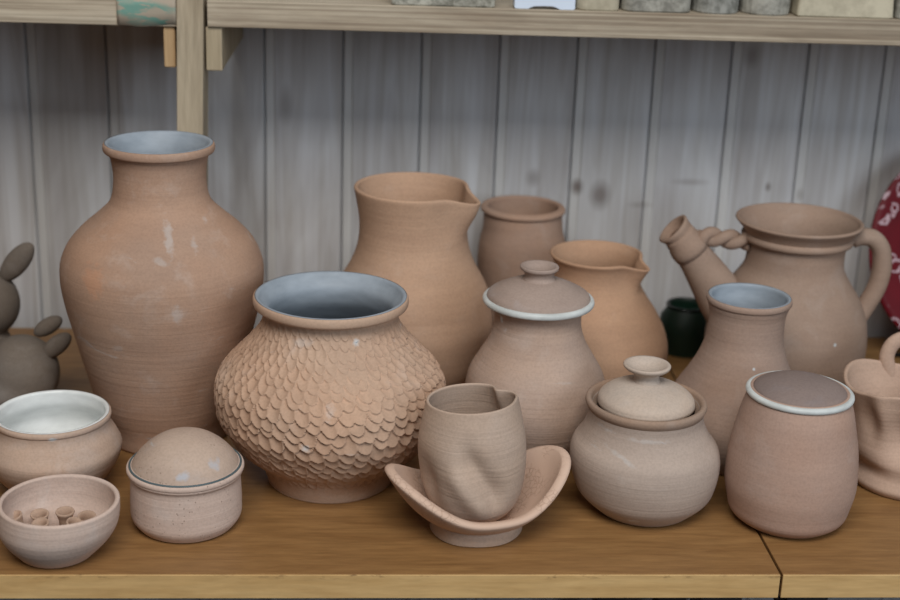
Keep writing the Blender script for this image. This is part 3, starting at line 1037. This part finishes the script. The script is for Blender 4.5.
dish = thing('wavy_dish', 'shallow boat-shaped dish with raised impressed ends, under the crumpled tumbler', 'dish', P0)
mesh_obj('bowl', V, Fc, impressed(), dish)
v, f = lathe_geo([(fr * .6, 0), (fr * 1.17, 0), (fr * 1.22, .0015), (fr * 1.16, foot_h * .55), (fr * 1.22, foot_h * 1.0), (fr * .98, foot_h * .84), (fr * .6, foot_h * .8)], 96,
                 lambda a, r, z: (r * (1 + .035 * np.cos(2 * (a - maj)) + .012 * np.sin(5 * a)), z), closed=True)
mesh_obj('foot', v, f, mP, dish)

mO = clay('tumbler_clay', (200, 174, 154), (202, 172, 148), rings=.5, dust=.06, ring_scale=300)
zO0 = .0152
u0, v0, _ = proj([P0[0] - .004, P0[1], zO0])
PO = on_z(u0, v0, zO0); zO = px_r(PO, 400, 1)[1]


def dentO(az, r, z):
    f_ = z / zO
    D = lambda a0, z0, sa, sz, am: am * np.exp(-(((az - math.radians(a0) + PI) % (2 * PI) - PI) / sa) ** 2 - ((f_ - z0) / sz) ** 2)
    r2 = r.copy() if hasattr(r, 'copy') else r
    # diagonal crease on the front
    for q in np.linspace(0, 1, 6):
        r2 = r2 - D(262 + 34 * q, .66 - .34 * q, .20, .13, .0040)
        r2 = r2 + D(250 + 30 * q, .50 - .30 * q, .20, .12, .0022)
    r2 = r2 - D(208, .38, .33, .20, .0072)
    r2 = r2 - D(40, .98, .22, .26, .0085) + D(10, .98, .25, .3, .002)      # fold at the back right of the rim
    z2 = z + (.003 * np.sin(az + 2.2)) * np.clip(f_, 0, 1) ** 3
    return r2, z2


O = vessel('crumpled_tumbler', 'thin-walled tumbler with folded rim and pushed-in sides, standing inside the wavy dish', 'tumbler',
           (u0, v0, 28), (471.5, 399.5, 45.5), [(514, 33), (505, 41), (490, 48.5), (465, 53.5), (440, 54), (420, 50.5)], mO, wall=.0028, z0=zO0, extra=dentO, n=160, npts=90, floor_t=.005)

def marks(info, mat, lst, rgb=(206, 214, 218)):
    """chalky smears and one painted highlight, each on one spot of its pot"""
    nt = mat.node_tree; b = nt.nodes['Principled BSDF']
    src = b.inputs['Base Color'].links[0].from_socket
    tc = nt.nodes.new('ShaderNodeTexCoord')
    nz = nt.nodes.new('ShaderNodeTexNoise'); nz.inputs['Scale'].default_value = 160; nz.inputs['Detail'].default_value = 4
    nt.links.new(tc.outputs['Object'], nz.inputs['Vector'])
    for (u, v, a_, b_, ro, amt) in lst:
        r, z = info['outer'][int(np.argmin(np.abs(info['outer'][:, 1] - (z_at_row(info['P0'], v) - info['P0'][2]))))]
        tw = np.array([-F[0], -F[1], 0]) / np.linalg.norm(F[:2])
        P = on_face(u, v, info['P0'] + tw * r * .93) - info['P0']
        mp = nt.nodes.new('ShaderNodeMapping'); mp.vector_type = 'TEXTURE'
        k = info['k']
        mp.inputs['Location'].default_value = (P[0], P[1], P[2]); mp.inputs['Rotation'].default_value = (0, ro, 0)
        mp.inputs['Scale'].default_value = (a_ * k, r * .8, b_ * k)
        nt.links.new(tc.outputs['Object'], mp.inputs['Vector'])
        ln = nt.nodes.new('ShaderNodeVectorMath'); ln.operation = 'LENGTH'; nt.links.new(mp.outputs[0], ln.inputs[0])
        ad = nt.nodes.new('ShaderNodeMath'); ad.operation = 'MULTIPLY_ADD'; ad.inputs[1].default_value = 1.7; 
        nt.links.new(nz.outputs['Fac'], ad.inputs[0]); nt.links.new(ln.outputs['Value'], ad.inputs[2])
        rp = nt.nodes.new('ShaderNodeValToRGB'); rp.color_ramp.elements[0].position = .0; rp.color_ramp.elements[1].position = 1.0
        mr = nt.nodes.new('ShaderNodeMapRange'); mr.inputs['From Min'].default_value = 1.75; mr.inputs['From Max'].default_value = 1.25
        mr.inputs['To Min'].default_value = 0; mr.inputs['To Max'].default_value = amt
        nt.nodes.remove(rp)
        nt.links.new(ad.outputs[0], mr.inputs['Value'])
        mx = nt.nodes.new('ShaderNodeMix'); mx.data_type = 'RGBA'
        nt.links.new(mr.outputs[0], mx.inputs[0]); nt.links.new(src, mx.inputs[6]); mx.inputs[7].default_value = (*lin(*rgb), 1)
        src = mx.outputs[2]
    nt.links.new(src, b.inputs['Base Color'])


marks(A, mA, [(165, 243, 6, 20, -.25, .28), (199, 234, 5, 6, 0, .28), (190, 254, 4, 10, -.4, .22), (178, 312, 7, 12, 0, .2), (157, 264, 12, 4, .3, .2), (120, 345, 8, 5, 0, .12)])
marks(A, mA, [(92, 285, 15, 20, 0, .2)], (226, 152, 104))  # bright orange highlight on the vase's left side, painted into the clay colour
marks(I, mI, [(503, 325, 2.2, 6, -.25, .9), (506, 336, 3, 4, 0, .8)])
marks(Bp, mB, [(356, 353, 5, 5, 0, .75), (306, 437, 6, 5, 0, .6), (330, 411, 6, 8, 0, .2), (300, 350, 12, 6, 0, .2), (384, 311, 7, 3, -.3, .8)])
marks(J, mJ, [(606, 440, 16, 3, .15, .22), (648, 447, 24, 3, .0, .18), (622, 462, 18, 3, .45, .22), (631, 514, 8, 3, 0, .4)])
marks(E, mE2, [(183, 479, 8, 6, 0, .7), (212, 474, 10, 7, .3, .6), (140, 455, 8, 12, 0, .4), (190, 438, 16, 8, 0, .3)], (180, 186, 196))
marks(M, mM, [(836, 346, 2.2, 2.6, 0, .8)])
marks(K, mK, [(755, 371, 2, 2.4, 0, .8)])
marks(Cb, mC, [(50, 443, 5, 3, 0, .8), (22, 441, 2.5, 1.6, 0, .2)])

# tiny clay tubes in the small bowl
mT = clay('tiny_tube_clay', (196, 166, 144), rings=.2, dust=.1)
Dp = Db['P0']; fz = .0062
spots = [(-.033, .015, .0078, .0215, 18, 200), (-.016, .022, .0082, .021, 14, 250), (.004, .023, .0080, .0230, 10, 280), (.022, .018, .0080, .0225, 20, 300),
         (-.010, .004, .0080, .021, 14, 230), (.010, .003, .0070, .0235, 20, 330), (-.027, -.004, .0068, .016, 22, 225), (.029, .000, .0062, .017, 30, 320), (.002, -.014, .0072, .013, 8, 270)]
tb_lab = ['tiny flared clay tube leaning at the far left inside the small bowl', 'tiny clay tube with wide mouth at the back, second from left in the bowl',
          'tiny clay tube with wide mouth at the back centre of the small bowl', 'tiny dark-mouthed clay tube leaning right at the back of the bowl',
          'tiny clay tube in the middle of the pile, left of centre', 'tiny clay tube in the middle of the pile, right of centre',
          'tiny low clay tube near the front left of the small bowl', 'tiny clay tube leaning against the right wall of the bowl', 'tiny low clay tube nearest the front rim of the bowl']
for (dx, dy, r_, h_, tilt, dirn), lb in zip(spots, tb_lab):
    pr = [(r_ * .66, 0), (r_ * .68, h_ * .6), (r_ * .88, h_ * .88), (r_, h_ * .97), (r_ * .96, h_ * 1.03), (r_ * .82, h_ * 1.03), (r_ * .64, h_ * .92), (r_ * .5, h_ * .78), (r_ * .42, h_ * .4), (r_ * .42, 0)]
    v, f = lathe_geo(pr, 28, lambda a, r, z: (r * (1 + .08 * np.cos(2 * a)), z), closed=True)
    o = mesh_obj('clay_tube', v, f, mT)
    a = math.radians(dirn); tl = math.radians(tilt)
    o.rotation_euler = Vector((math.cos(a) * math.sin(tl), math.sin(a) * math.sin(tl), math.cos(tl))).to_track_quat('Z', 'Y').to_euler()
    o.location = (Dp[0] + dx, Dp[1] + dy, fz + r_ * .6 * math.sin(tl) + .0012)
    tag(o, lb, 'clay tube', 'tiny clay tubes in the small bowl')

# ------------------------------------------------------------------ rabbits at the left
def ellipsoid(c, rad, rot=(0, 0, 0), n=28):
    from mathutils import Euler
    M_ = Euler(rot).to_matrix()
    V = []; Fc = []
    for j in range(n // 2 + 1):
        th = PI * j / (n // 2)
        for i in range(n):
            ph = 2 * PI * i / n
            p = M_ @ Vector((rad[0] * math.sin(th) * math.cos(ph), rad[1] * math.sin(th) * math.sin(ph), rad[2] * math.cos(th)))
            V.append((c[0] + p.x, c[1] + p.y, c[2] + p.z))
    for j in range(n // 2):
        for i in range(n):
            k = (i + 1) % n; Fc.append((j * n + i, (j + 1) * n + i, (j + 1) * n + k, j * n + k))
    return V, Fc


def rabbit(name, label, P, parts, mat):
    t = bpy.data.objects.new(name, None); COL.objects.link(t); t.location = tuple(P)
    tag(t, label, 'figurine', 'clay rabbits in the left corner')
    ears = []
    gs = []
    for (u, v, a, b, d, rot, kind, off) in parts:
        Q = on_face(u, v, P) - P + toward * off
        k = np.linalg.norm(Q + P - C) / FPX
        g = ellipsoid(Q, (a * k, d * k, b * k), (0, rot, 0))
        g = ([(x_, y_, max(z_, .0015)) for x_, y_, z_ in g[0]], g[1])
        if kind == 'body': gs.append(g)
        else: ears.append(g)
    v_, f_ = join_geo(*gs)
    b = mesh_obj('body', v_, f_, mat, t)
    rm = b.modifiers.new('remesh', 'REMESH'); rm.mode = 'VOXEL'; rm.voxel_size = .0025; rm.use_smooth_shade = True
    sm_ = b.modifiers.new('smooth', 'SMOOTH'); sm_.iterations = 12; sm_.factor = .7
    for g in ears: mesh_obj('ear', g[0], g[1], mat, t)
    return t


mR = clay('grey_rabbit_clay', (122, 114, 106), rings=0, dust=.1)
PR1 = on_z(22, 408)
rabbit('rabbit_figurine', 'low round clay rabbit with two stubby ears, behind the white glazed bowl', PR1,
       [(22, 372, 36, 37, 34, 0, 'body', 0), (8, 388, 34, 22, 32, 0, 'body', .01), (45, 330, 8, 16, 7, 1.0, 'ear', -.012), (57, 345, 9, 18, 8, .85, 'ear', .002)], mR)
PR2 = on_z(-24, 380)
rabbit('rabbit_figurine', 'taller clay rabbit with one upright ear, cut off by the left edge', PR2,
       [(-15, 303, 33, 34, 30, 0, 'body', 0), (-26, 352, 38, 38, 34, 0, 'body', 0), (17, 262, 11, 24, 8, .68, 'ear', 0), (-22, 258, 11, 26, 8, 0, 'ear', 0)], mR)

# ------------------------------------------------------------------ plate, stand, green jar
def plate_mat():
    t = NT('red_patterned_plate')
    sep = t.n.new('ShaderNodeSeparateXYZ'); t.link(t.tc.outputs['Object'], sep.inputs[0])
    v2 = t.n.new('ShaderNodeTexVoronoi'); v2.inputs['Scale'].default_value = 50; t.link(t.mapping(), v2.inputs['Vector'])
    v2.inputs['Randomness'].default_value = .8
    vec = t.n.new('ShaderNodeVectorMath'); vec.operation = 'ADD'
    nz_ = t.n.new('ShaderNodeTexNoise'); nz_.inputs['Scale'].default_value = 40; t.link(t.mapping(), nz_.inputs['Vector'])
    vs = t.n.new('ShaderNodeVectorMath'); vs.operation = 'SCALE'; vs.inputs['Scale'].default_value = .03; t.link(nz_.outputs['Color'], vs.inputs[0])
    t.link(t.mapping(), vec.inputs[0]); t.link(vs.outputs[0], vec.inputs[1]); t.link(vec.outputs[0], v2.inputs['Vector'])
    ring = t.ramp(v2.outputs['Distance'], [(.26, (0, 0, 0)), (.31, (1, 1, 1)), (.39, (1, 1, 1)), (.45, (0, 0, 0))])
    n = t.noise(t.mapping(), 30, 3)
    col = t.mix(n, lin(112, 8, 24), lin(70, 4, 14))
    col = t.mix(t.math('MULTIPLY', ring, .8), col, lin(200, 176, 184))
    return t.done(col, .5, None, .2)


pr = .143
tl = math.radians(72)
prof_ = [(0, 0), (pr * .55, 0), (pr * .62, .003), (pr * .95, .014), (pr, .0155), (pr * .995, .0175), (pr * .94, .0165), (pr * .6, .006), (pr * .52, .004), (0, .004)]
v, f = lathe_geo(prof_, 96)
plate = mesh_obj('decorated_plate', v, f, plate_mat())
tag(plate, 'dark red plate with white swirls leaning on the wall at the right edge', 'plate')
plate.rotation_euler = (tl, 0, 0)
yp = WALL_Y - .006 - pr * math.cos(tl) - .018
Pp = on_y(976, 252, yp)
plate.location = (Pp[0], yp, pr * math.sin(tl) + .001)
st = thing('plate_stand', 'black wire stand under the red patterned plate, by the wall', 'stand', (Pp[0], yp, 0))
blk = plain('black_wire', (22, 22, 24), .4)
yb = -pr * math.cos(tl)
for sx in (-1, 1):
    x = sx * .055
    w_ = [(x, yb - .036, .022), (x, yb - .036, .008), (x, yb - .030, .0035), (x, yb - .01, .0032), (x, yb + .022, .0034), (x, yb + .036, .010), (x, yb + .052, .045)]
    pts_ = catmull(w_, 40)
    v, f = tube_geo(pts_, [.0028] * 40, 10, up=(1, 0, 0))
    mesh_obj('wire_leg', v, f, blk, st)
v, f = tube_geo([(-.1, yb + .022, .0036), (.1, yb + .022, .0036)], [.0028] * 2, 10)
mesh_obj('cross_wire', v, f, blk, st)

# dark green glass jar
def glass(name, rgb, rough=.05):
    t = NT(name)
    t.b.inputs['Transmission Weight'].default_value = .75
    t.b.inputs['IOR'].default_value = 1.45
    return t.done(lin(*rgb), rough, None, .4)
Pg = on_z(683, 350)
gj = thing('glass_jar', 'dark green glass jar in shadow behind the slender-necked vase', 'jar', Pg)
gr = .032
v, f = lathe_geo([(0, .001), (gr * .9, 0), (gr, .006), (gr * 1.05, .03), (gr, .046), (gr * .8, .056), (gr * .74, .062), (gr * .68, .062), (gr * .72, .055), (gr * .92, .045), (gr * .97, .03), (gr * .93, .008), (0, .005)], 64)
mesh_obj('body', v, f, glass('green_glass', (40, 74, 58), .5), gj)
v, f = lathe_geo(ring_profile(gr * .76, .061, .0022, .002), 64, closed=True)
mesh_obj('rim', v, f, glass('dark_rim_glass', (26, 44, 38), .12), gj)

# things under the desk, just showing below the front edge
zlo = -.40
bx = on_z(30, 600, zlo)
o = rounded_block(bx[0] - .05, bx[0] + .06, 1.22, 1.42, -.75, .36, plain('magenta_fabric', (150, 30, 84), .8), 'storage_bag', .03)
tag(o, 'magenta bag standing on the floor under the left end of the desk', 'bag')
bx = on_z(200, 600, zlo)
o = rounded_block(bx[0] - .10, bx[0] + .14, 1.22, 1.48, -.75, .34, plain('grey_box', (120, 122, 124), .7), 'storage_box', .006)
tag(o, 'grey storage box on the floor under the desk, beside the magenta bag', 'box')
bx = on_z(780, 600, zlo)
o = rounded_block(bx[0] - .08, bx[0] + .16, 1.22, 1.48, -.75, .34, plain('slate_box', (92, 98, 108), .7), 'storage_box', .006)
tag(o, 'slate-blue storage box on the floor under the seam of the desks', 'box')

# ------------------------------------------------------------------ light
world = bpy.data.worlds.new('world'); S.world = world; world.use_nodes = True
bg = world.node_tree.nodes['Background']
bg.inputs['Color'].default_value = (0.80, 0.88, 1.0, 1); bg.inputs['Strength'].default_value = 0.05


def area(name, loc, target, sx, sy, power, color):
    l = bpy.data.lights.new(name, 'AREA'); l.shape = 'RECTANGLE'; l.size = sx; l.size_y = sy; l.energy = power; l.color = color
    o = bpy.data.objects.new(name, l); COL.objects.link(o); o.location = loc
    o.rotation_euler = (Vector(target) - Vector(loc)).to_track_quat('-Z', 'Y').to_euler()
    return o


area('window_light', (0.0, -0.25, 2.0), (0.05, 1.4, 0.1), 1.5, 0.9, 50, (1.0, 0.97, 0.93))
area('far_window_light', (1.5, -0.6, 1.0), (0.30, 1.8, 0.25), 1.1, 1.0, 22, (0.80, 0.90, 1.0))

S.view_settings.view_transform = 'Standard'
S.view_settings.look = 'None'
S.view_settings.gamma = 1
S.view_settings.exposure = -0.14
S.view_settings.use_curve_mapping = False
